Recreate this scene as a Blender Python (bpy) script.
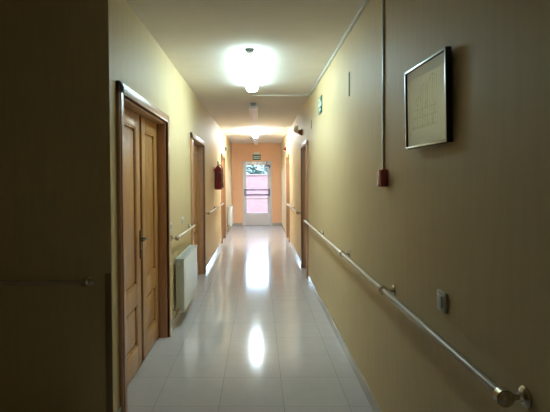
import bpy, bmesh, math, random
from mathutils import Vector, Matrix
random.seed(7)
scene = bpy.context.scene
for o in list(bpy.data.objects):
    bpy.data.objects.remove(o)
COL = scene.collection

# ------------------------------------------------------------------ camera
FPX = 445.0
cam_d = bpy.data.cameras.new('camera')
cam_d.sensor_fit = 'HORIZONTAL'; cam_d.sensor_width = 36.0
cam_d.lens = FPX / 550.0 * 36.0
cam_d.clip_start = 0.05; cam_d.clip_end = 500
cam = bpy.data.objects.new('camera', cam_d); COL.objects.link(cam)
YAW, PITCH, ROLL = 0.012, -0.02, 0.006
fwd = Vector((-math.sin(YAW)*math.cos(PITCH), math.cos(YAW)*math.cos(PITCH), math.sin(PITCH)))
rgt = Vector((math.cos(YAW), math.sin(YAW), 0)); upv = rgt.cross(fwd)
r2 = rgt*math.cos(ROLL) - upv*math.sin(ROLL); u2 = upv*math.cos(ROLL) + rgt*math.sin(ROLL)
cam.matrix_world = Matrix(((r2.x, u2.x, -fwd.x, 0), (r2.y, u2.y, -fwd.y, 0), (r2.z, u2.z, -fwd.z, 1.495), (0, 0, 0, 1)))
ox = 258.5 - FPX*r2.y/fwd.y; oy = 180.0 + FPX*u2.y/fwd.y     # where the lens axis meets the frame
cam_d.shift_x = (275-ox)/550.0; cam_d.shift_y = (oy-206)/550.0
scene.camera = cam

# ------------------------------------------------------------------ world, exposure
world = bpy.data.worlds.new('world'); scene.world = world; world.use_nodes = True
wn = world.node_tree.nodes; wl = world.node_tree.links; wn.clear()
wo = wn.new('ShaderNodeOutputWorld'); wb = wn.new('ShaderNodeBackground'); sky = wn.new('ShaderNodeTexSky')
sky.sky_type = 'NISHITA'; sky.sun_disc = False; sky.sun_elevation = math.radians(48); sky.sun_rotation = math.radians(150)
sky.air_density = 1.2; sky.dust_density = 3.0
SKY_STRENGTH = 1.4
wb.inputs['Strength'].default_value = SKY_STRENGTH
wl.new(sky.outputs[0], wb.inputs[0]); wl.new(wb.outputs[0], wo.inputs[0])
sun_d = bpy.data.lights.new('sun', 'SUN'); sun_d.energy = 0.6; sun_d.angle = 0.02; sun_d.color = (1, .95, .88)
sun = bpy.data.objects.new('sun', sun_d); COL.objects.link(sun)
sun.location = (-6, 10, 12); sun.rotation_euler = (math.radians(42), 0, math.radians(-28))
scene.view_settings.view_transform = 'Standard'; scene.view_settings.look = 'None'
scene.view_settings.gamma = 1.0; scene.view_settings.use_curve_mapping = False
scene.view_settings.exposure = 1.45
LAMP = 11.5; LAMP_FAR = 31.0

# ------------------------------------------------------------------ materials
def mat(name, color, rough=0.5, metal=0.0, spec=0.5, coat=0.0, emit=None, strength=0):
    m = bpy.data.materials.new(name); m.use_nodes = True
    b = m.node_tree.nodes['Principled BSDF']
    b.inputs['Base Color'].default_value = (*color, 1); b.inputs['Roughness'].default_value = rough
    b.inputs['Metallic'].default_value = metal; b.inputs['Specular IOR Level'].default_value = spec
    b.inputs['Coat Weight'].default_value = coat; b.inputs['Coat Roughness'].default_value = 0.08
    if emit:
        b.inputs['Emission Color'].default_value = (*emit, 1); b.inputs['Emission Strength'].default_value = strength
    return m

def noise_mix(m, c1, c2, scale, map_scale=(1, 1, 1), detail=4, bump=0.0, bump_dist=0.002, lo=.35, hi=.65):
    nt = m.node_tree; N, L = nt.nodes, nt.links; b = N['Principled BSDF']
    tc = N.new('ShaderNodeTexCoord'); mp = N.new('ShaderNodeMapping'); mp.inputs['Scale'].default_value = map_scale
    nz = N.new('ShaderNodeTexNoise'); nz.inputs['Scale'].default_value = scale; nz.inputs['Detail'].default_value = detail
    rp = N.new('ShaderNodeValToRGB'); rp.color_ramp.elements[0].position = lo; rp.color_ramp.elements[1].position = hi
    rp.color_ramp.elements[0].color = (*c1, 1); rp.color_ramp.elements[1].color = (*c2, 1)
    L.new(tc.outputs['Object'], mp.inputs[0]); L.new(mp.outputs[0], nz.inputs['Vector'])
    L.new(nz.outputs['Fac'], rp.inputs[0]); L.new(rp.outputs[0], b.inputs['Base Color'])
    if bump:
        bp = N.new('ShaderNodeBump'); bp.inputs['Strength'].default_value = bump; bp.inputs['Distance'].default_value = bump_dist
        L.new(nz.outputs['Fac'], bp.inputs['Height']); L.new(bp.outputs[0], b.inputs['Normal'])
    return m

M = {}
M['wall'] = noise_mix(mat('yellow_wall_paint', (.6, .5, .22), .55, spec=.3), (.70, .533, .285), (.74, .563, .31), 30, (1, 1, .12), 5, .25, .0012)
M['orange'] = noise_mix(mat('orange_wall_paint', (.75, .4, .16), .6, spec=.3), (.94, .55, .33), (.97, .58, .35), 25, (1, 1, .2), 4, .2, .001)
M['ceiling'] = noise_mix(mat('ceiling_paint', (.75, .72, .68), .8, spec=.2), (.885, .82, .765), (.915, .85, .795), 6, (1, 1, 1), 3)
M['white'] = mat('white_plastic', (.75, .74, .70), .35)
M['off_white'] = mat('painted_steel_white', (.88, .87, .84), .3)
M['grey'] = mat('grey_metal', (.33, .34, .35), .4, .3)
M['chrome'] = mat('polished_nickel', (.62, .56, .46), .2, 1.0)
M['rail'] = noise_mix(mat('varnished_rail', (.66, .5, .36), .34, coat=.25), (.52, .40, .28), (.60, .47, .34), 12, (6, .4, 6))
M['black'] = mat('black_plastic', (.012, .012, .013), .35)
M['red'] = mat('red_enamel', (.24, .012, .02), .25, coat=.5)
M['darkred'] = mat('dark_red_plastic', (.17, .012, .016), .25, coat=.4)
M['aluminium'] = mat('white_aluminium', (.74, .70, .72), .3, .0)
M['purple_grey'] = mat('grey_bar_metal', (.17, .14, .20), .4, .3)
M['silver'] = mat('silver_frame', (.55, .60, .66), .3, .9)
M['green'] = mat('green_sign_plastic', (.015, .11, .075), .35)
M['call_red'] = mat('call_point_red', (.42, .03, .04), .25, coat=.5)
M['sign_white'] = mat('sign_white', (.70, .84, .76), .4)
M['beige'] = mat('beige_plastic', (.80, .70, .55), .4)
M['olive'] = mat('dark_olive_plastic', (.10, .10, .06), .5)
M['strip'] = mat('olive_strip', (.27, .24, .11), .6)
M['band'] = mat('brown_band', (.27, .17, .075), .5)
M['paper'] = mat('print_paper', (.88, .93, .95), .6, coat=0.0); M['paper'].node_tree.nodes['Principled BSDF'].inputs['Coat Roughness'].default_value = .05; M['paper'].node_tree.nodes['Principled BSDF'].inputs['Coat IOR'].default_value = 2.5
M['ink'] = mat('pale_grey_ink', (.42, .43, .44), .7)
M['socket'] = mat('dark_slot', (.05, .05, .05), .5)
M['grille'] = mat('radiator_grille', (.62, .62, .58), .4)

def wood(name, c1, c2, c3, rough=.35):
    m = mat(name, c2, rough, coat=.35); nt = m.node_tree; N, L = nt.nodes, nt.links; b = N['Principled BSDF']
    b.inputs['Coat Roughness'].default_value = .22
    tc = N.new('ShaderNodeTexCoord'); mp = N.new('ShaderNodeMapping'); mp.inputs['Scale'].default_value = (14, 14, .9)
    nz = N.new('ShaderNodeTexNoise'); nz.inputs['Scale'].default_value = 3.2; nz.inputs['Detail'].default_value = 7; nz.inputs['Distortion'].default_value = .6
    rp = N.new('ShaderNodeValToRGB'); e = rp.color_ramp.elements
    e[0].position = .3; e[0].color = (*c1, 1); e[1].position = .7; e[1].color = (*c3, 1)
    x = e.new(.5); x.color = (*c2, 1)
    L.new(tc.outputs['Object'], mp.inputs[0]); L.new(mp.outputs[0], nz.inputs['Vector']); L.new(nz.outputs['Fac'], rp.inputs[0]); L.new(rp.outputs[0], b.inputs['Base Color'])
    return m
M['oak'] = wood('oak_veneer', (.52, .24, .075), (.60, .295, .095), (.66, .34, .12))
M['oak_frame'] = wood('oak_frame', (.50, .25, .125), (.56, .29, .15), (.61, .33, .17), .42)

M_ROUGH = .11
def tile_material():
    m = mat('glossy_floor_tile', (.5, .5, .5), M_ROUGH, spec=.20); nt = m.node_tree; N, L = nt.nodes, nt.links; b = N['Principled BSDF']
    tc = N.new('ShaderNodeTexCoord'); mp = N.new('ShaderNodeMapping')
    mp.inputs['Location'].default_value = (-.16+.43*4, -3.343+.43*20, 0)
    br = N.new('ShaderNodeTexBrick'); br.offset = 0; br.squash = 1
    br.inputs['Scale'].default_value = 1; br.inputs['Brick Width'].default_value = .43; br.inputs['Row Height'].default_value = .43
    br.inputs['Mortar Size'].default_value = .0018; br.inputs['Mortar Smooth'].default_value = .2; br.inputs['Bias'].default_value = 0
    br.inputs['Color1'].default_value = (.585, .535, .53, 1); br.inputs['Color2'].default_value = (.61, .56, .555, 1); br.inputs['Mortar'].default_value = (.33, .31, .285, 1)
    nz = N.new('ShaderNodeTexNoise'); nz.inputs['Scale'].default_value = 9; nz.inputs['Detail'].default_value = 5
    mx = N.new('ShaderNodeMixRGB'); mx.blend_type = 'MULTIPLY'; mx.inputs[0].default_value = .14
    L.new(tc.outputs['Object'], mp.inputs[0]); L.new(mp.outputs[0], br.inputs['Vector']); L.new(tc.outputs['Object'], nz.inputs['Vector'])
    L.new(br.outputs['Color'], mx.inputs[1]); L.new(nz.outputs['Fac'], mx.inputs[2]); L.new(mx.outputs[0], b.inputs['Base Color'])
    n2 = N.new('ShaderNodeTexNoise'); n2.inputs['Scale'].default_value = 5; n2.inputs['Detail'].default_value = 1
    bp = N.new('ShaderNodeBump'); bp.inputs['Strength'].default_value = .10; bp.inputs['Distance'].default_value = .004
    L.new(tc.outputs['Object'], n2.inputs['Vector']); L.new(n2.outputs['Fac'], bp.inputs['Height']); L.new(bp.outputs[0], b.inputs['Normal'])
    return m
M['tile'] = tile_material()
M['base_tile'] = mat('glossy_skirting_tile', (.50, .46, .40), .12)

def glass_material():
    m = bpy.data.materials.new('door_glass'); m.use_nodes = True; N, L = m.node_tree.nodes, m.node_tree.links; N.clear()
    out = N.new('ShaderNodeOutputMaterial'); mx = N.new('ShaderNodeMixShader'); tr = N.new('ShaderNodeBsdfTransparent'); gl = N.new('ShaderNodeBsdfGlossy')
    tr.inputs[0].default_value = (.96, .96, .98, 1); gl.inputs['Roughness'].default_value = .03
    fr = N.new('ShaderNodeFresnel'); fr.inputs[0].default_value = 1.45
    ge = N.new('ShaderNodeNewGeometry'); iv = N.new('ShaderNodeMath'); iv.operation = 'SUBTRACT'; iv.inputs[0].default_value = 1
    mu = N.new('ShaderNodeMath'); mu.operation = 'MULTIPLY'                       # a pane reflects at its outer faces only
    L.new(ge.outputs['Backfacing'], iv.inputs[1]); L.new(iv.outputs[0], mu.inputs[0]); L.new(fr.outputs[0], mu.inputs[1])
    L.new(mu.outputs[0], mx.inputs[0]); L.new(tr.outputs[0], mx.inputs[1]); L.new(gl.outputs[0], mx.inputs[2]); L.new(mx.outputs[0], out.inputs[0])
    return m
M['glass'] = glass_material()
M['picture_glass'] = glass_material(); M['picture_glass'].node_tree.nodes['Fresnel'].inputs[0].default_value = 2.3
M['lit'] = mat('lit_diffuser', (.85, .9, .92), .4, emit=(.63, .93, 1.0), strength=LAMP)
M['lit_far'] = mat('lit_diffuser_far', (.85, .9, .92), .4, emit=(.74, .92, 1.0), strength=LAMP_FAR)
M['unlit'] = mat('unlit_diffuser', (.80, .74, .80), .3)
# outside
def brick_material():
    m = mat('red_brick', (.5, .16, .1), .8); nt = m.node_tree; N, L = nt.nodes, nt.links; b = N['Principled BSDF']
    tc = N.new('ShaderNodeTexCoord'); mp = N.new('ShaderNodeMapping'); mp.inputs['Rotation'].default_value = (math.radians(90), 0, 0)
    br = N.new('ShaderNodeTexBrick'); br.inputs['Scale'].default_value = 1; br.inputs['Brick Width'].default_value = .25; br.inputs['Row Height'].default_value = .07
    br.inputs['Mortar Size'].default_value = .008
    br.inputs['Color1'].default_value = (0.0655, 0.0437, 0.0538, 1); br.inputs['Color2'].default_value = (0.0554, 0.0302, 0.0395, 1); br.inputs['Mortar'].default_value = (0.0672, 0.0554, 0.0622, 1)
    L.new(tc.outputs['Object'], mp.inputs[0]); L.new(mp.outputs[0], br.inputs['Vector']); L.new(br.outputs[0], b.inputs['Base Color'])
    return m
M['brick'] = brick_material()
M['terrace'] = noise_mix(mat('terracotta_paving', (.55, .3, .25), .8), (.058, .047, .053), (.070, .057, .064), 3)
M['leaf'] = noise_mix(mat('leaf_green', (.07, .14, .06), .6), (.03, .085, .085), (.10, .17, .17), 2)
M['bark'] = mat('bark', (.09, .065, .045), .9)

# ------------------------------------------------------------------ mesh helpers
class MB:
    def __init__(s): s.bm = bmesh.new()
    def _merge(s, t, bevel=0, seg=2):
        if bevel: bmesh.ops.bevel(t, geom=list(t.edges), offset=bevel, segments=seg, profile=.6, affect='EDGES', clamp_overlap=True)
        me = bpy.data.meshes.new('tmp'); t.to_mesh(me); t.free(); s.bm.from_mesh(me); bpy.data.meshes.remove(me); return s
    def box(s, a, b, bevel=0, seg=2):
        t = bmesh.new(); bmesh.ops.create_cube(t, size=1)
        c = [(a[i]+b[i])/2 for i in range(3)]; d = [abs(b[i]-a[i]) for i in range(3)]
        for v in t.verts: v.co = Vector((c[0]+v.co.x*d[0], c[1]+v.co.y*d[1], c[2]+v.co.z*d[2]))
        return s._merge(t, bevel, seg)
    def cyl(s, p, q, r, r2=None, seg=20, bevel=0):
        p, q = Vector(p), Vector(q); d = q-p
        t = bmesh.new(); bmesh.ops.create_cone(t, cap_ends=True, segments=seg, radius1=r, radius2=r if r2 is None else r2, depth=d.length)
        if bevel:
            caps = [e for e in t.edges if abs(e.verts[0].co.z-e.verts[1].co.z) < 1e-6]
            bmesh.ops.bevel(t, geom=caps, offset=bevel, segments=2, affect='EDGES')
        bmesh.ops.transform(t, matrix=Matrix.Translation((p+q)/2) @ d.to_track_quat('Z', 'Y').to_matrix().to_4x4(), verts=t.verts)
        return s._merge(t)
    def ball(s, c, r, sc=(1, 1, 1), seg=16):
        t = bmesh.new(); bmesh.ops.create_uvsphere(t, u_segments=seg, v_segments=seg//2+2, radius=r)
        for v in t.verts: v.co = Vector((c[0]+v.co.x*sc[0], c[1]+v.co.y*sc[1], c[2]+v.co.z*sc[2]))
        return s._merge(t)
    def lathe(s, c, prof, seg=24, axis=(0, 0, 1)):
        t = bmesh.new(); rings = []
        for r, z in prof:
            rings.append([t.verts.new((max(r, 1e-4)*math.cos(2*math.pi*k/seg), max(r, 1e-4)*math.sin(2*math.pi*k/seg), z)) for k in range(seg)])
        for i in range(len(rings)-1):
            for k in range(seg):
                t.faces.new((rings[i][k], rings[i][(k+1) % seg], rings[i+1][(k+1) % seg], rings[i+1][k]))
        t.faces.new(rings[0][::-1]); t.faces.new(rings[-1])
        bmesh.ops.transform(t, matrix=Matrix.Translation(c) @ Vector(axis).to_track_quat('Z', 'Y').to_matrix().to_4x4(), verts=t.verts)
        return s._merge(t)
    def prism(s, pts, axis, a, b, bevel=0):
        # pts: 2D outline; axis 'x' -> (y,z), 'y' -> (x,z), 'z' -> (x,y); extruded from a to b
        t = bmesh.new()
        def P(u, v, w): return {'x': (w, u, v), 'y': (u, w, v), 'z': (u, v, w)}[axis]
        A = [t.verts.new(P(u, v, a)) for u, v in pts]; B = [t.verts.new(P(u, v, b)) for u, v in pts]
        n = len(pts)
        t.faces.new(A); t.faces.new(B[::-1])
        for i in range(n): t.faces.new((A[i], B[i], B[(i+1) % n], A[(i+1) % n]))
        bmesh.ops.recalc_face_normals(t, faces=t.faces)
        return s._merge(t, bevel)
    def tube(s, pts, r, seg=10):
        for i in range(len(pts)-1):
            s.cyl(pts[i], pts[i+1], r, seg=seg)
            if i: s.ball(pts[i], r, seg=10)
        return s
    def build(s, name, m, parent=None, smooth=True):
        bmesh.ops.recalc_face_normals(s.bm, faces=s.bm.faces)
        me = bpy.data.meshes.new(name); s.bm.to_mesh(me); s.bm.free()
        me.materials.append(m)
        o = bpy.data.objects.new(name, me); COL.objects.link(o)
        if parent is not None:
            o.parent = parent
            w = Vector((0, 0, 0)); p = parent
            while p is not None: w += p.location; p = p.parent
            me.transform(Matrix.Translation(-w))
        if smooth:
            for f in me.polygons: f.use_smooth = True
            try: me.set_sharp_from_angle(angle=math.radians(35))
            except Exception: pass
        return o

def tag(o, label, cat=None, group=None, kind=None):
    o['label'] = label
    if cat: o['category'] = cat
    if group: o['group'] = group
    if kind: o['kind'] = kind
    return o
def empty(name, loc, label, cat, group=None, kind=None):
    o = bpy.data.objects.new(name, None); o.empty_display_size = .1; o.location = loc; COL.objects.link(o)
    return tag(o, label, cat, group, kind)
def struct(name, mb, m, label, cat, smooth=False):
    return tag(mb.build(name, m, None, smooth), label, cat, kind='structure')

# ------------------------------------------------------------------ the shell
XL, XR, H, YN, YF = -.878, .742, 2.70, 2.63, 14.6
LD = [(2.82, 4.21, 2.045), (5.81, 7.06, 2.045), (10.50, 11.42, 2.06)]      # openings in the left wall: y0, y1, top
RD = [(6.73, 7.50, 2.02), (10.70, 11.45, 2.06)]
ND = .175; NDR = .14
struct('floor', MB().box((-2.9, -1.3, -.15), (1.2, 14.75, 0)), M['tile'], 'glossy pale grey tiled corridor floor', 'floor')
struct('ceiling', MB().box((-2.9, -1.3, H), (1.2, 14.75, H+.15)), M['ceiling'], 'plain off-white corridor ceiling', 'ceiling')
def pierced(mb, x0, x1, y0, y1, ops):
    y = y0
    for a, b, t in ops:
        mb.box((x0, y, 0), (x1, a, H)); mb.box((x0, a, t), (x1, b, H)); y = b
    mb.box((x0, y, 0), (x1, y1, H)); return mb
w = MB(); pierced(w, XL-ND, XL, YN, YF, LD); w.box((XL-ND-.15, YN+.2, 0), (XL-ND, YF, H))
struct('wall_left', w, M['wall'], 'long yellow left wall of the corridor with three wooden doors', 'wall')
w = MB(); pierced(w, XR, XR+NDR, -1.0, YF, RD); w.box((XR+NDR, -3.0, 0), (XR+NDR+.15, YF, H))
struct('wall_right', w, M['wall'], 'long yellow right wall of the corridor with handrail and picture', 'wall')
struct('wall_near_left', MB().box((-2.5, YN, 0), (XL-ND, YN+.2, H)), M['wall'], 'dark unlit yellow wall facing the camera at left', 'wall')
struct('wall_hall_left', MB().box((-2.7, -1.2, 0), (-2.5, YN+.2, H)), M['wall'], 'side wall of the hall beyond the left edge', 'wall')
struct('wall_behind', MB().box((-2.5, -1.2, 0), (XR+.3, -1.0, H)), M['wall'], 'back wall of the hall behind the camera', 'wall')
DX0, DX1, DT = -.525, .435, 2.11                                            # glazed door at the end
w = MB().box((XL-.33, YF, 0), (DX0, YF+.15, H)).box((DX1, YF, 0), (XR+.3, YF+.15, H)).box((DX0, YF, DT), (DX1, YF+.15, H))
struct('wall_end', w, M['orange'], 'orange end wall around the glazed exit door', 'wall')

BH = .085
def skirting(name, side, x, ops, y0, y1, label):
    mb = MB(); y = y0; s = 1 if side == 'L' else -1
    for a, b, t in list(ops)+[(y1, None, 0)]:
        e = a-.07 if b else a
        if e-y > .02: mb.box((x, y, 0), (x+s*.012, e, BH), .004)
        y = (b or 0)+.07
    struct(name, mb, M['base_tile'], label, 'baseboard')
skirting('baseboard_left', 'L', XL, LD, YN, YF, 'glossy tile baseboard along the left corridor wall')
skirting('baseboard_right', 'R', XR, RD, -1.0, YF, 'glossy tile baseboard along the right corridor wall')
struct('baseboard_end', MB().box((XL+.012, YF-.012, 0), (DX0-.02, YF, BH), .004).box((DX1+.02, YF-.012, 0), (XR-.012, YF, BH), .004), M['base_tile'], 'glossy tile baseboard under the orange end wall', 'baseboard')
struct('baseboard_near', MB().box((-2.49, YN-.012, 0), (XL-.05, YN, BH), .004), M['base_tile'], 'tile baseboard under the dark wall at left', 'baseboard')

# ------------------------------------------------------------------ wooden doors
def wooden_door(n, side, y0, y1, top, leaves, handle_at, label, lips=.02):
    """leaves: list of (y0,y1); handle_at: (leaf index, y). side L or R"""
    s = 1 if side == 'L' else -1                 # s: from the wall into the corridor
    x = XL if side == 'L' else XR
    root = empty('door_%d' % n, (x, (y0+y1)/2, 0), label, 'door', kind='structure')
    fr = MB(); cw = .07; pr = .022
    X = lambda d: x+s*d                          # d>0: into the corridor
    def bx(mb, d0, d1, ya, yb, za, zb, bev=.004): mb.box((X(d0), ya, za), (X(d1), yb, zb), bev)
    # casing: stepped architrave on the wall face
    for d1, g in ((pr, 0), (pr+.006, .018)):
        bx(fr, .0005, d1, y0-cw+g, y0+.002, 0, top+cw-g, .002); bx(fr, .0005, d1, y1-.002, y1+cw-g, 0, top+cw-g, .002)
        bx(fr, .0005, d1, y0-cw+g, y1+cw-g, top-.002, top+cw-g, .002)
    # lining of the reveal
    dep = .10
    bx(fr, -dep, .004, y0, y0+.018, 0, top, .002); bx(fr, -dep, .004, y1-.018, y1, 0, top, .002); bx(fr, -dep, .004, y0, y1, top-.018, top, .002)
    fr.build('door_frame', M['oak_frame'], root)
    if len(leaves) > 1: bx(fr2 := MB(), -.165, -.13, leaves[0][1]-.08, leaves[0][1]+.08, .01, top-.02, .002); fr2.build('gap_shade_strip', M['gap_shade'], root)  # backing strip coloured dark to stand for shade between the leaves
    df, db = -.075, -.115                        # leaf face and back
    for i, (a, b) in enumerate(leaves):
        st = min(.115, (b-a)*.2); lf = MB()
        zs = [(.012, .20), (.53, .68), (1.91, top-.02)]
        a2, b2 = a+(.03 if i else .003), b-(.03 if i < len(leaves)-1 else .003)
        bx(lf, db, df, a2, a2+st, .012, top-.02, .003); bx(lf, db, df, b2-st, b2, .012, top-.02, .003)
        for z0, z1 in zs: bx(lf, db, df, a2+st-.002, b2-st+.002, z0, z1, .003)
        L = lf.build('door_leaf', M['oak'], root)
        for z0, z1 in ((.20, .53), (.68, 1.91)):
            p = MB(); ya, yb = a2+st, b2-st
            bx(p, db+.003, df-.020, ya, yb, z0, z1, 0)
            bx(p, df-.021, df-.008, ya+.035, yb-.035, z0+.035, z1-.035, .008)      # raised field
            w = .014                                                                # bead round the field
            for q in ((ya, ya+w, z0, z1), (yb-w, yb, z0, z1), (ya, yb, z0, z0+w), (ya, yb, z1-w, z1)):
                bx(p, df-.021, df-.003, q[0], q[1], q[2], q[3], .005)
            p.build('panel', M['oak'], L)
        if handle_at and handle_at[0] == i:
            hy = handle_at[1]; dirn = handle_at[2]; h = MB()
            bx(h, df, df+.008, hy-.021, hy+.021, .87, 1.10, .003)
            h.cyl((X(df), hy, 1.03), (X(df+.05), hy, 1.03), .010)
            h.tube([(X(df+.05), hy, 1.03), (X(df+.052), hy+dirn*.06, 1.03), (X(df+.046), hy+dirn*.115, 1.027)], .009)
            h.cyl((X(df+.004), hy, .93), (X(df+.013), hy, .93), .009)
            o = h.build('handle', M['bronze'], L); o['label'] = 'dark metal lever handle on a long plate'
    return root
M['gap_shade'] = mat('gap_shade_brown', (.05, .03, .02), .6)  # shade of the leaf gap, painted as a dark colour
M['bronze'] = mat('dark_bronze', (.17, .13, .09), .35, .8)
y0, y1, t = LD[0]
wooden_door(1, 'L', y0, y1, t, [(y0+.018, 3.60), (3.60, y1-.018)], (0, 3.555, -1), 'nearest left doorway with two panelled oak leaves')
y0, y1, t = LD[1]
wooden_door(2, 'L', y0, y1, t, [(y0+.018, y1-.018)], (0, y0+.09, 1), 'left oak door beyond the near white radiator')
y0, y1, t = LD[2]
wooden_door(3, 'L', y0, y1, t, [(y0+.018, y1-.018)], (0, y0+.09, 1), 'farthest left oak door, beyond the fire extinguisher')
y0, y1, t = RD[0]
wooden_door(4, 'R', y0, y1, t, [(y0+.018, y1-.018)], (0, y0+.09, 1), 'nearer right oak doorway at the end of the long handrail')
y0, y1, t = RD[1]
wooden_door(5, 'R', y0, y1, t, [(y0+.018, y1-.018)], (0, y0+.09, 1), 'farther right oak doorway near the end wall')

# ------------------------------------------------------------------ glazed exit door
ed = empty('door_6', ((DX0+DX1)/2, YF, 0), 'white framed glass exit door with push bar in the orange wall', 'door', kind='structure')
f = MB(); yb0, yb1 = YF-.01, YF+.07
f.box((DX0, yb0, 0), (DX0+.05, yb1, DT), .004).box((DX1-.05, yb0, 0), (DX1, yb1, DT), .004).box((DX0, yb0, DT-.05), (DX1, yb1, DT), .004)
f.build('door_frame', M['aluminium'], ed)
l = MB(); a, b = DX0+.054, DX1-.054; ys0, ys1 = YF+.005, YF+.05
l.box((a, ys0, .01), (a+.075, ys1, DT-.055), .005).box((b-.085, ys0, .01), (b, ys1, DT-.055), .005)
l.box((a+.07, ys0, DT-.125), (b-.08, ys1, DT-.055), .005).box((a+.07, ys0, .01), (b-.08, ys1, .41), .005)
l.box((a+.07, ys0+.008, .865), (b-.08, ys1-.008, .895), .003)
leaf = l.build('door_leaf', M['aluminium'], ed)
p = MB().box((a+.10, ys0-.006, .06), (b-.11, ys0+.002, .37), .004).build('kick_panel', M['aluminium'], leaf)
MB().box((a+.068, YF+.024, .405), (b-.078, YF+.030, DT-.12)).build('glass_pane', M['glass'], ed)
pb = MB()
pb.box((a+.005, YF-.065, .985), (a+.05, YF+.008, 1.205), .008).box((b-.055, YF-.065, .985), (b-.010, YF+.008, 1.205), .008)
pb.cyl((a+.03, YF-.050, 1.175), (b-.03, YF-.050, 1.175), .022).cyl((a+.03, YF-.050, 1.01), (b-.03, YF-.050, 1.01), .027)
o = pb.build('push_bar', M['purple_grey'], ed); o['label'] = 'grey metal panic push bar'
cl = MB().box((b-.16, YF-.045, 1.93), (b+.01, YF+.004, 1.99), .006).box((b-.03, YF-.04, 1.88), (b+.005, YF+.004, 1.935), .005).box((b-.12, YF-.028, 1.99), (b-.095, YF-.012, DT-.01), .003)
o = cl.build('door_closer', M['purple_grey'], ed); o['label'] = 'dark grey door closer'
tag(MB().box((DX0+.05, YF-.015, 0), (DX1-.05, YF+.10, .012), .003).build('trim_1', M['grey']), 'grey threshold under the glass exit door', 'threshold', kind='structure')

# ------------------------------------------------------------------ fluorescent fixtures
def fixture(y0, y1, lit, label):
    cx = -.075; w = .072
    root = empty('ceiling_light', (cx, (y0+y1)/2, H), label, 'ceiling light', 'fluorescent fixtures along the ceiling')
    MB().box((cx-.045, y0, H-.022), (cx+.045, y1, H-.0005), .004).build('base_plate', M['grey'], root)
    prof = [(cx-w, H-.024), (cx-w, H-.06)] + [(cx-w*math.cos(t), H-.06-.034*math.sin(t)) for t in [math.pi*k/10 for k in range(1, 10)]] + [(cx+w, H-.06), (cx+w, H-.024)]
    MB().prism(prof, 'y', y0+.02, y1-.02).build('diffuser', lit or M['unlit'], root)
    e = [(cx+(u-cx)*.5, H-.024+(v-H+.024)*.35) for u, v in prof]
    for a, b in ((y0+.004, y0+.021), (y1-.021, y1-.004)): MB().prism(e, 'y', a, b).build('end_cap', M['grey'] if not lit else M['off_white'], root)
    return root
fixture(4.10, 5.66, M['lit'], 'nearest lit white fluorescent ceiling fixture')
fixture(6.96, 8.45, None, 'unlit fluorescent fixture between the two glowing ones')
fixture(10.25, 11.75, M['lit_far'], 'farther lit fluorescent ceiling fixture, second glowing one')
fixture(12.6, 14.1, None, 'unlit fluorescent fixture closest to the orange end wall')

# ------------------------------------------------------------------ handrails
def rail(pts0, pts1, into, along, brackets, label, ends=True):
    """pts0/pts1: ends of the bar; into: unit vector from wall to bar; brackets: distances along"""
    P, Q = Vector(pts0), Vector(pts1); d = (Q-P).normalized(); n = Vector(into)
    root = empty('handrail', P, label, 'handrail', 'handrails along the corridor walls')
    MB().cyl(P, Q, .0148, seg=24, bevel=.004).build('rail_bar', M['rail'], root)
    OFF = along                                                # distance wall - bar
    for t in brackets:
        c = P+d*t; w = c-n*OFF
        b = MB().ball(c, .0235, seg=16)
        b.cyl(c-d*.014, c+d*.014, .025, seg=20, bevel=.003)
        br = b.build('bracket', M['chrome'], root); br['label'] = 'polished metal bracket with round clamp'
        MB().cyl(w+n*.008, c-n*.015, .0085).build('arm', M['chrome'], br)
        MB().lathe(w, [(.030, .0004), (.030, .005), (.024, .010), (.014, .013), (.011, .022)], axis=n).build('wall_rose', M['chrome'], br)
    return root
ZR = .886
rail((.68, 1.225, ZR), (.68, 6.62, ZR), (-1, 0, 0), XR-.68, [.012, 1.215, 2.41, 3.88, 5.36], 'longest handrail, on the near right wall under the picture')
rail((.68, 7.72, .915), (.68, 10.52, .915), (-1, 0, 0), XR-.68, [.03, 1.4, 2.77], 'far right handrail between the two right doorways')
rail((-.815, 4.40, .92), (-.815, 5.60, .92), (1, 0, 0), -.815-XL, [.03, 1.15], 'short left handrail above the near radiator')
rail((-.815, 7.22, .955), (-.815, 10.26, .955), (1, 0, 0), -.815-XL, [.03, 1.5, 3.0], 'left handrail under the red fire extinguisher')
rail((-1.0, 2.565, .905), (-2.46, 2.565, .905), (0, -1, 0), YN-2.565, [.014, 1.35], 'dark handrail on the unlit wall facing the camera')

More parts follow.
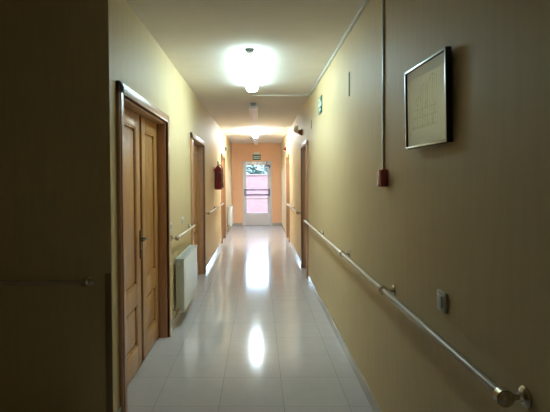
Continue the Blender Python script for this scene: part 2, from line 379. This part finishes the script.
# ------------------------------------------------------------------ radiators
def radiator(y0, y1, z0, z1, label):
    xb, xf = XL+.028, XL+.112
    root = empty('radiator', (XL, (y0+y1)/2, 0), label, 'radiator', 'white wall radiators')
    n = max(4, round((y1-y0)/.08)); fp = MB(); s = (y1-y0)/n
    for k in range(n):
        fp.box((xf-.014, y0+k*s+.0025, z0+.006), (xf, y0+(k+1)*s-.0025, z1-.012), .006)
    fp.box((xf-.020, y0+.004, z0+.01), (xf-.010, y1-.004, z1-.016))
    fp.build('front_panel', M['off_white'], root)
    bk = MB().box((xb, y0+.004, z0+.01), (xb+.016, y1-.004, z1-.016), .004)
    for k in range(n*2): bk.box((xb+.016, y0+(k+.5)*s/2-.001, z0+.03), (xf-.018, y0+(k+.5)*s/2+.001, z1-.03))
    bk.build('back_panel', M['off_white'], root)
    for a, b in ((y0-.002, y0+.006), (y1-.006, y1+.002)):
        MB().box((xb-.004, a, z0), (xf-.006, b, z1-.006), .002).build('side_panel', M['grey_panel'], root)
    tp = MB().box((xb-.006, y0-.004, z1-.012), (xb+.012, y1+.004, z1), .003).box((xf-.016, y0-.004, z1-.012), (xf+.002, y1+.004, z1), .003)
    m = int((y1-y0)/.022)
    for k in range(m): 
        yy = y0+(k+.5)*(y1-y0)/m; tp.box((xb+.010, yy-.007, z1-.010), (xf-.014, yy+.007, z1-.001))
    tp.build('top_grille', M['grille'], root)
    v = MB().cyl(((xb+xf)/2, y0-.002, z0+.04), ((xb+xf)/2, y0-.045, z0+.04), .012).cyl(((xb+xf)/2, y0-.04, z0+.04), (XL+.001, y0-.04, z0+.04), .009)
    v.cyl(((xb+xf)/2, y0-.04, z0+.025), ((xb+xf)/2, y0-.04, z0+.06), .014, bevel=.003)
    o = v.build('valve', M['chrome'], root)
    bp = MB().cyl(((xb+xf)/2, y0-.002, z1-.05), ((xb+xf)/2, y0-.03, z1-.05), .012).ball(((xb+xf)/2, y0-.03, z1-.05), .013)
    bp.build('bleed_plug', M['chrome'], root)
    for yy in (y0+.15, y1-.15): MB().box((XL+.0005, yy-.015, z0+.08), (xb+.002, yy+.015, z1-.08)).build('wall_bracket', M['off_white'], root)
    return root
M['grey_panel'] = mat('radiator_side', (.62, .62, .56), .4)
radiator(4.53, 5.50, .140, .695, 'near white radiator under the short left handrail')
radiator(12.3, 13.3, .20, .75, 'small far white radiator beside the orange end wall')

# ------------------------------------------------------------------ things on the right wall
# picture, its top leaning out from the wall
PY0, PY1, PZ0, PZ1 = 1.700, 2.120, 1.635, 1.996
pic = empty('framed_picture', (XR, (PY0+PY1)/2, PZ0), 'black and silver framed pale drawing on the right wall', 'picture')
def pbox(mb, d0, d1, ya, yb, za, zb, bev=0): mb.box((XR-d1, ya, za), (XR-d0, yb, zb), bev)
fm = MB(); fwid = .012
for q in ((PY0, PY0+fwid, PZ0, PZ1), (PY1-fwid, PY1, PZ0, PZ1), (PY0, PY1, PZ0, PZ0+fwid), (PY0, PY1, PZ1-fwid, PZ1)): pbox(fm, .004, .026, *q, .001)
pbox(fm, .004, .010, PY0+.004, PY1-.004, PZ0+.004, PZ1-.004)
frame = fm.build('frame', M['black'], pic)
ff = MB(); 
for q in ((PY0+.001, PY0+.010, PZ0+.001, PZ1-.001), (PY1-.010, PY1-.001, PZ0+.001, PZ1-.001), (PY0+.001, PY1-.001, PZ0+.001, PZ0+.010), (PY0+.001, PY1-.001, PZ1-.010, PZ1-.001)): pbox(ff, .0255, .028, *q, .0008)
o = ff.build('frame_face', M['silver'], frame); o['label'] = 'silver face of the picture frame'
pp = MB(); pbox(pp, .010, .019, PY0+fwid-.001, PY1-fwid+.001, PZ0+fwid-.001, PZ1-fwid+.001)
paper = pp.build('paper', M['paper'], pic)
ink = MB()
def stroke(ya, za, yb, zb, w=.0012):
    a = Vector((0, ya, za)); b = Vector((0, yb, zb)); dd = (b-a).normalized(); nn = Vector((0, -dd.z, dd.y))*w
    pts = [((a+nn).y, (a+nn).z), ((b+nn).y, (b+nn).z), ((b-nn).y, (b-nn).z), ((a-nn).y, (a-nn).z)]
    ink.prism(pts, 'x', XR-.0196, XR-.0188)
yc = (PY0+PY1)/2+.01
prof_h = [.125, .135, .14, .15, .165, .20, .21, .215, .205, .20, .225, .24, .245, .235, .225]
for k, hgt in enumerate(prof_h):                                # a faint pencil view: uprights, cornices, ground line
    yy = yc+.125-k*.0178
    stroke(yy, PZ0+.085, yy, PZ0+.085+hgt*.85, .0011 if k % 3 else .0022)
    if k: stroke(yy, PZ0+.085+hgt*.85, yy+.0178, PZ0+.085+prof_h[k-1]*.85, .001)
for z in (.085, .092, .13, .165): stroke(yc-.125, PZ0+z, yc+.13, PZ0+z, .0009)
for k in range(26):
    yy = yc+random.uniform(-.12, .12); z = PZ0+random.uniform(.07, .2); stroke(yy, z, yy+random.uniform(-.008, .008), z+random.uniform(.01, .04), .0008)
ink.build('pencil_drawing', M['ink'], paper, False)
gp = MB(); pbox(gp, .0205, .0225, PY0+fwid-.001, PY1-fwid+.001, PZ0+fwid-.001, PZ1-fwid+.001); gp.build('glass_pane', M['picture_glass'], pic, False)
pic.rotation_euler = (0, math.radians(-.9), math.radians(2.4)); pic.location.x -= .0095

# trunking in the ceiling corner with a branch to the lights
tr = empty('cable_trunking', (XR, 3.0, H), 'white cable trunking in the right ceiling corner with a branch across', 'cable trunking')
MB().box((XR-.022, -.99, H-.024), (XR-.0005, 6.335, H-.0005), .003).build('wall_run', M['white'], tr)
MB().box((-.075, 6.313, H-.017), (XR-.020, 6.335, H-.0005), .003).build('ceiling_branch', M['white'], tr)
cp = empty('fire_call_point', (XR, 2.60, 1.45), 'red fire alarm call point box below the vertical conduit', 'fire alarm button')
MB().box((XR-.042, 2.558, 1.452), (XR-.0005, 2.648, 1.552), .006).build('housing', M['call_red'], cp)
MB().box((XR-.0445, 2.572, 1.477), (XR-.0415, 2.632, 1.532), .001).build('press_pane', M['red'], cp)
MB().box((XR-.0445, 2.585, 1.458), (XR-.0415, 2.62, 1.470), .001).build('label_plate', M['red'], cp)
tag(MB().box((XR-.011, 2.626, 1.553), (XR-.0005, 2.647, H-.0245), .002).build('cable_conduit', M['white']), 'vertical cable conduit dropping to the red call point', 'cable conduit')
# switch
sw = empty('call_switch', (XR, 1.79, 1.0), 'grey-white call switch under the picture, above the handrail', 'switch')
MB().box((XR-.012, 1.750, .962), (XR-.0005, 1.832, 1.043), .004).build('plate', M['white'], sw)
MB().box((XR-.019, 1.771, .980), (XR-.0115, 1.812, 1.027), .003).build('rocker', M['grille'], sw)
# thin strip and green escape sign
tag(MB().box((XR-.006, 3.612, 2.172), (XR-.0005, 3.650, 2.362), .002).build('cable_cover', M['strip']), 'short thin olive cable cover, nearer the camera of two', 'cable cover', 'thin cable covers high on the right wall')
tag(MB().box((XR-.006, 6.19, 2.205), (XR-.0005, 6.235, 2.325), .002).build('cable_cover', M['strip']), 'smaller thin olive cable cover beyond the green sign', 'cable cover', 'thin cable covers high on the right wall')
sg = empty('escape_sign', (XR, 5.29, 2.27), 'green and white escape route sign on the right wall', 'sign')
MB().box((XR-.008, 5.17, 2.275), (XR-.0005, 5.43, 2.475), .001).build('plate', M['green'], sg)
g = MB(); gx0, gx1 = XR-.0098, XR-.0078
def gbox(ya, yb, za, zb): g.box((gx0, ya, za), (gx1, yb, zb))
def gpoly(pts): g.prism(pts, 'x', gx0, gx1)
gbox(5.18, 5.42, 2.362, 2.410)
gpoly([(5.37, 2.325), (5.33, 2.353), (5.33, 2.335), (5.24, 2.335), (5.24, 2.315), (5.33, 2.315), (5.33, 2.297)])
gbox(5.35, 5.41, 2.42, 2.465)
g.cyl((gx0, 5.315, 2.458), (gx1, 5.315, 2.458), .009)
gpoly([(5.31, 2.448), (5.29, 2.446), (5.268, 2.418), (5.28, 2.415), (5.298, 2.43), (5.302, 2.412), (5.314, 2.412), (5.318, 2.432), (5.335, 2.428), (5.332, 2.44)])
g.build('pictogram', M['sign_white'], sg, False)

def siren(x, y, z, into, m, r, label, cat, name='alarm_siren'):
    n = Vector(into); root = empty(name, (x, y, z), label, cat)
    MB().lathe((x, y, z), [(r, .0005), (r, .018), (r*.9, .024)], axis=n).build('base', m, root)
    MB().lathe(Vector((x, y, z))+n*.024, [(r*.78, 0), (r*.75, .022), (r*.5, .040), (r*.2, .047), (0, .049)], axis=n).build('dome', m, root)
    return root
siren(XR, 7.52, 2.295, (-1, 0, 0), M['darkred'], .055, 'dark red alarm siren above the nearer right doorway', 'alarm siren')
siren(XR, 8.42, 2.445, (-1, 0, 0), M['beige'], .075, 'round beige alarm bell near the ceiling on the right wall', 'alarm bell', 'alarm_bell')
siren(XR, 11.95, 2.32, (-1, 0, 0), M['darkred'], .055, 'small dark red siren beyond the farther right doorway', 'alarm siren')
siren(XL, 11.65, 2.31, (1, 0, 0), M['olive'], .055, 'small dark siren high on the left wall past its last door', 'alarm siren')

# ------------------------------------------------------------------ things on the left wall
for (y, z, lab, r) in ((4.40, 1.035, 'pale light switch beside the nearest double doors, above the short handrail', 0), (5.10, 1.035, 'pale wall switch above the radiator, beyond the other switch', 0)):
    s_ = empty('light_switch', (XL, y, z), lab, 'switch', 'light switches above the near radiator')
    MB().box((XL+.0005, y-.042, z-.042), (XL+.010, y+.042, z+.042), .004).build('plate', M['white'], s_)
    MB().box((XL+.0095, y-.024, z-.026), (XL+.015, y+.024, z+.026), .003).build('rocker', M['grille'], s_)
# fire extinguisher on its hanger
ex, ey, ez = XL+.090, 8.69, 1.31
fe = empty('fire_extinguisher', (ex, ey, ez), 'red fire extinguisher hung high on the left wall', 'fire extinguisher')
MB().lathe((ex, ey, ez), [(.060, 0), (.078, .012), (.080, .03), (.080, .37), (.074, .405), (.055, .435), (.03, .452), (.026, .47)], seg=28).build('cylinder', M['red'], fe)
MB().cyl((ex, ey, ez+.468), (ex, ey, ez+.505), .022).box((ex-.012, ey-.03, ez+.485), (ex+.012, ey+.03, ez+.51), .003).build('valve', M['brass'] if 'brass' in M else M['chrome'], fe)
MB().box((ex-.010, ey-.055, ez+.51), (ex+.010, ey+.03, ez+.522), .003).box((ex-.010, ey-.05, ez+.54), (ex+.010, ey+.03, ez+.552), .003).box((ex-.009, ey+.012, ez+.51), (ex+.009, ey+.03, ez+.55), .003).build('lever', M['black'], fe)
hs = MB(); pts = [(ex+.01, ey+.02, ez+.49), (ex+.05, ey+.05, ez+.48), (ex+.082, ey+.045, ez+.42), (ex+.090, ey+.03, ez+.30), (ex+.090, ey+.03, ez+.14)]
hs.tube(pts, .010); hs.cyl((ex+.090, ey+.03, ez+.15), (ex+.090, ey+.03, ez+.04), .011, .016)
hs.build('hose', M['black'], fe)
lb = MB(); n = 12
t_ = bmesh.new()
va = [(t_.verts.new((ex+.0808*math.cos(a), ey+.0808*math.sin(a), ez+.14)), t_.verts.new((ex+.0808*math.cos(a), ey+.0808*math.sin(a), ez+.31))) for a in [math.radians(-80+i*11) for i in range(n)]]
for i in range(n-1): t_.faces.new((va[i][0], va[i+1][0], va[i+1][1], va[i][1]))
lb._merge(t_); o = lb.build('label_sticker', M['sticker'] if 'sticker' in M else M['darkred'], fe)
MB().box((XL+.0005, ey-.02, ez+.36), (XL+.010, ey+.02, ez+.44), .003).build('wall_hanger', M['black'], fe)
# plain brown strip up the edge of the dark wall
tag(MB().box((XL-.040, YN-.006, 0.0), (XL-.001, YN-.0005, .945), .002).build('corner_band', M['band']), 'brown strip on the edge of the dark wall', 'corner guard')

# ------------------------------------------------------------------ over the exit door
es = empty('exit_sign', (-.055, YF, 2.15), 'green exit sign with white lamp above the glass door', 'exit sign')
MB().box((-.185, YF-.012, 2.15), (.075, YF-.0005, 2.33), .002).build('plate', M['green'], es)
g2 = MB()
for z in (2.195, 2.25): g2.box((-.165, YF-.0135, z), (.055, YF-.0115, z+.028))
g2.build('pictogram', M['sign_white'], es, False)
pr = [(-.055+.115*math.cos(t), 2.3305+.085*math.sin(t)) for t in [math.pi*k/12 for k in range(13)]]
MB().prism(pr, 'y', YF-.055, YF-.0005, .004).build('lamp_cover', M['white'], es)

# ------------------------------------------------------------------ outside the exit door
struct('ground_outside', MB().box((-12, 14.75, -.2), (12, 40, -.06)), M['terrace'], 'terracotta paving outside the glass door', 'ground')
gw = empty('garden_wall', (0, 20.2, -.06), 'red brick garden wall outside the glass exit door', 'garden wall')
MB().box((-8, 20.2, -.06), (8, 20.45, 1.70)).build('brickwork', M['brick'], gw, False)
MB().box((-8, 20.16, 1.70), (8, 20.49, 1.76), .01).build('coping', M['terrace'], gw)
def tree(x, y, h, r, seed, label):
    rd = random.Random(seed)
    root = empty('tree', (x, y, -.06), label, 'tree', 'trees beyond the garden wall')
    tk = MB().cyl((x, y, -.06), (x+.1, y, h*.5), .13, .08)
    cs = []
    for k in range(7):
        a = k*2.4; e = Vector((x+.1+math.cos(a)*r*.6, y+math.sin(a)*r*.5, h*.5+rd.uniform(.2, .45)*h)); tk.cyl((x+.1, y, h*.48), e, .05, .02, seg=8); cs.append(e)
    tk.build('trunk', M['bark'], root)
    bm = bmesh.new()
    for k in range(9000):
        c = rd.choice(cs); v = Vector((rd.gauss(0, 1), rd.gauss(0, 1), rd.gauss(0, .8))).normalized()*r*.75*rd.random()**.5
        p = c+v; q = Matrix.Rotation(rd.uniform(0, 6.3), 3, 'Z') @ Matrix.Rotation(rd.uniform(-1.2, 1.2), 3, 'X'); s = rd.uniform(.08, .15)
        vs = [bm.verts.new(p+q @ Vector(u)*s) for u in ((-1, 0, 0), (0, -.45, .12), (1, 0, 0), (0, .45, .12))]; bm.faces.new(vs)
    mb = MB(); mb._merge(bm); mb.build('foliage', M['leaf'], root, False)
tree(-1.1, 23.0, 2.0, 1.15, 1, 'leafy tree seen through the left side of the door glass')
tree(1.3, 25.4, 2.1, 1.1, 2, 'leafy tree seen through the right side of the door glass')
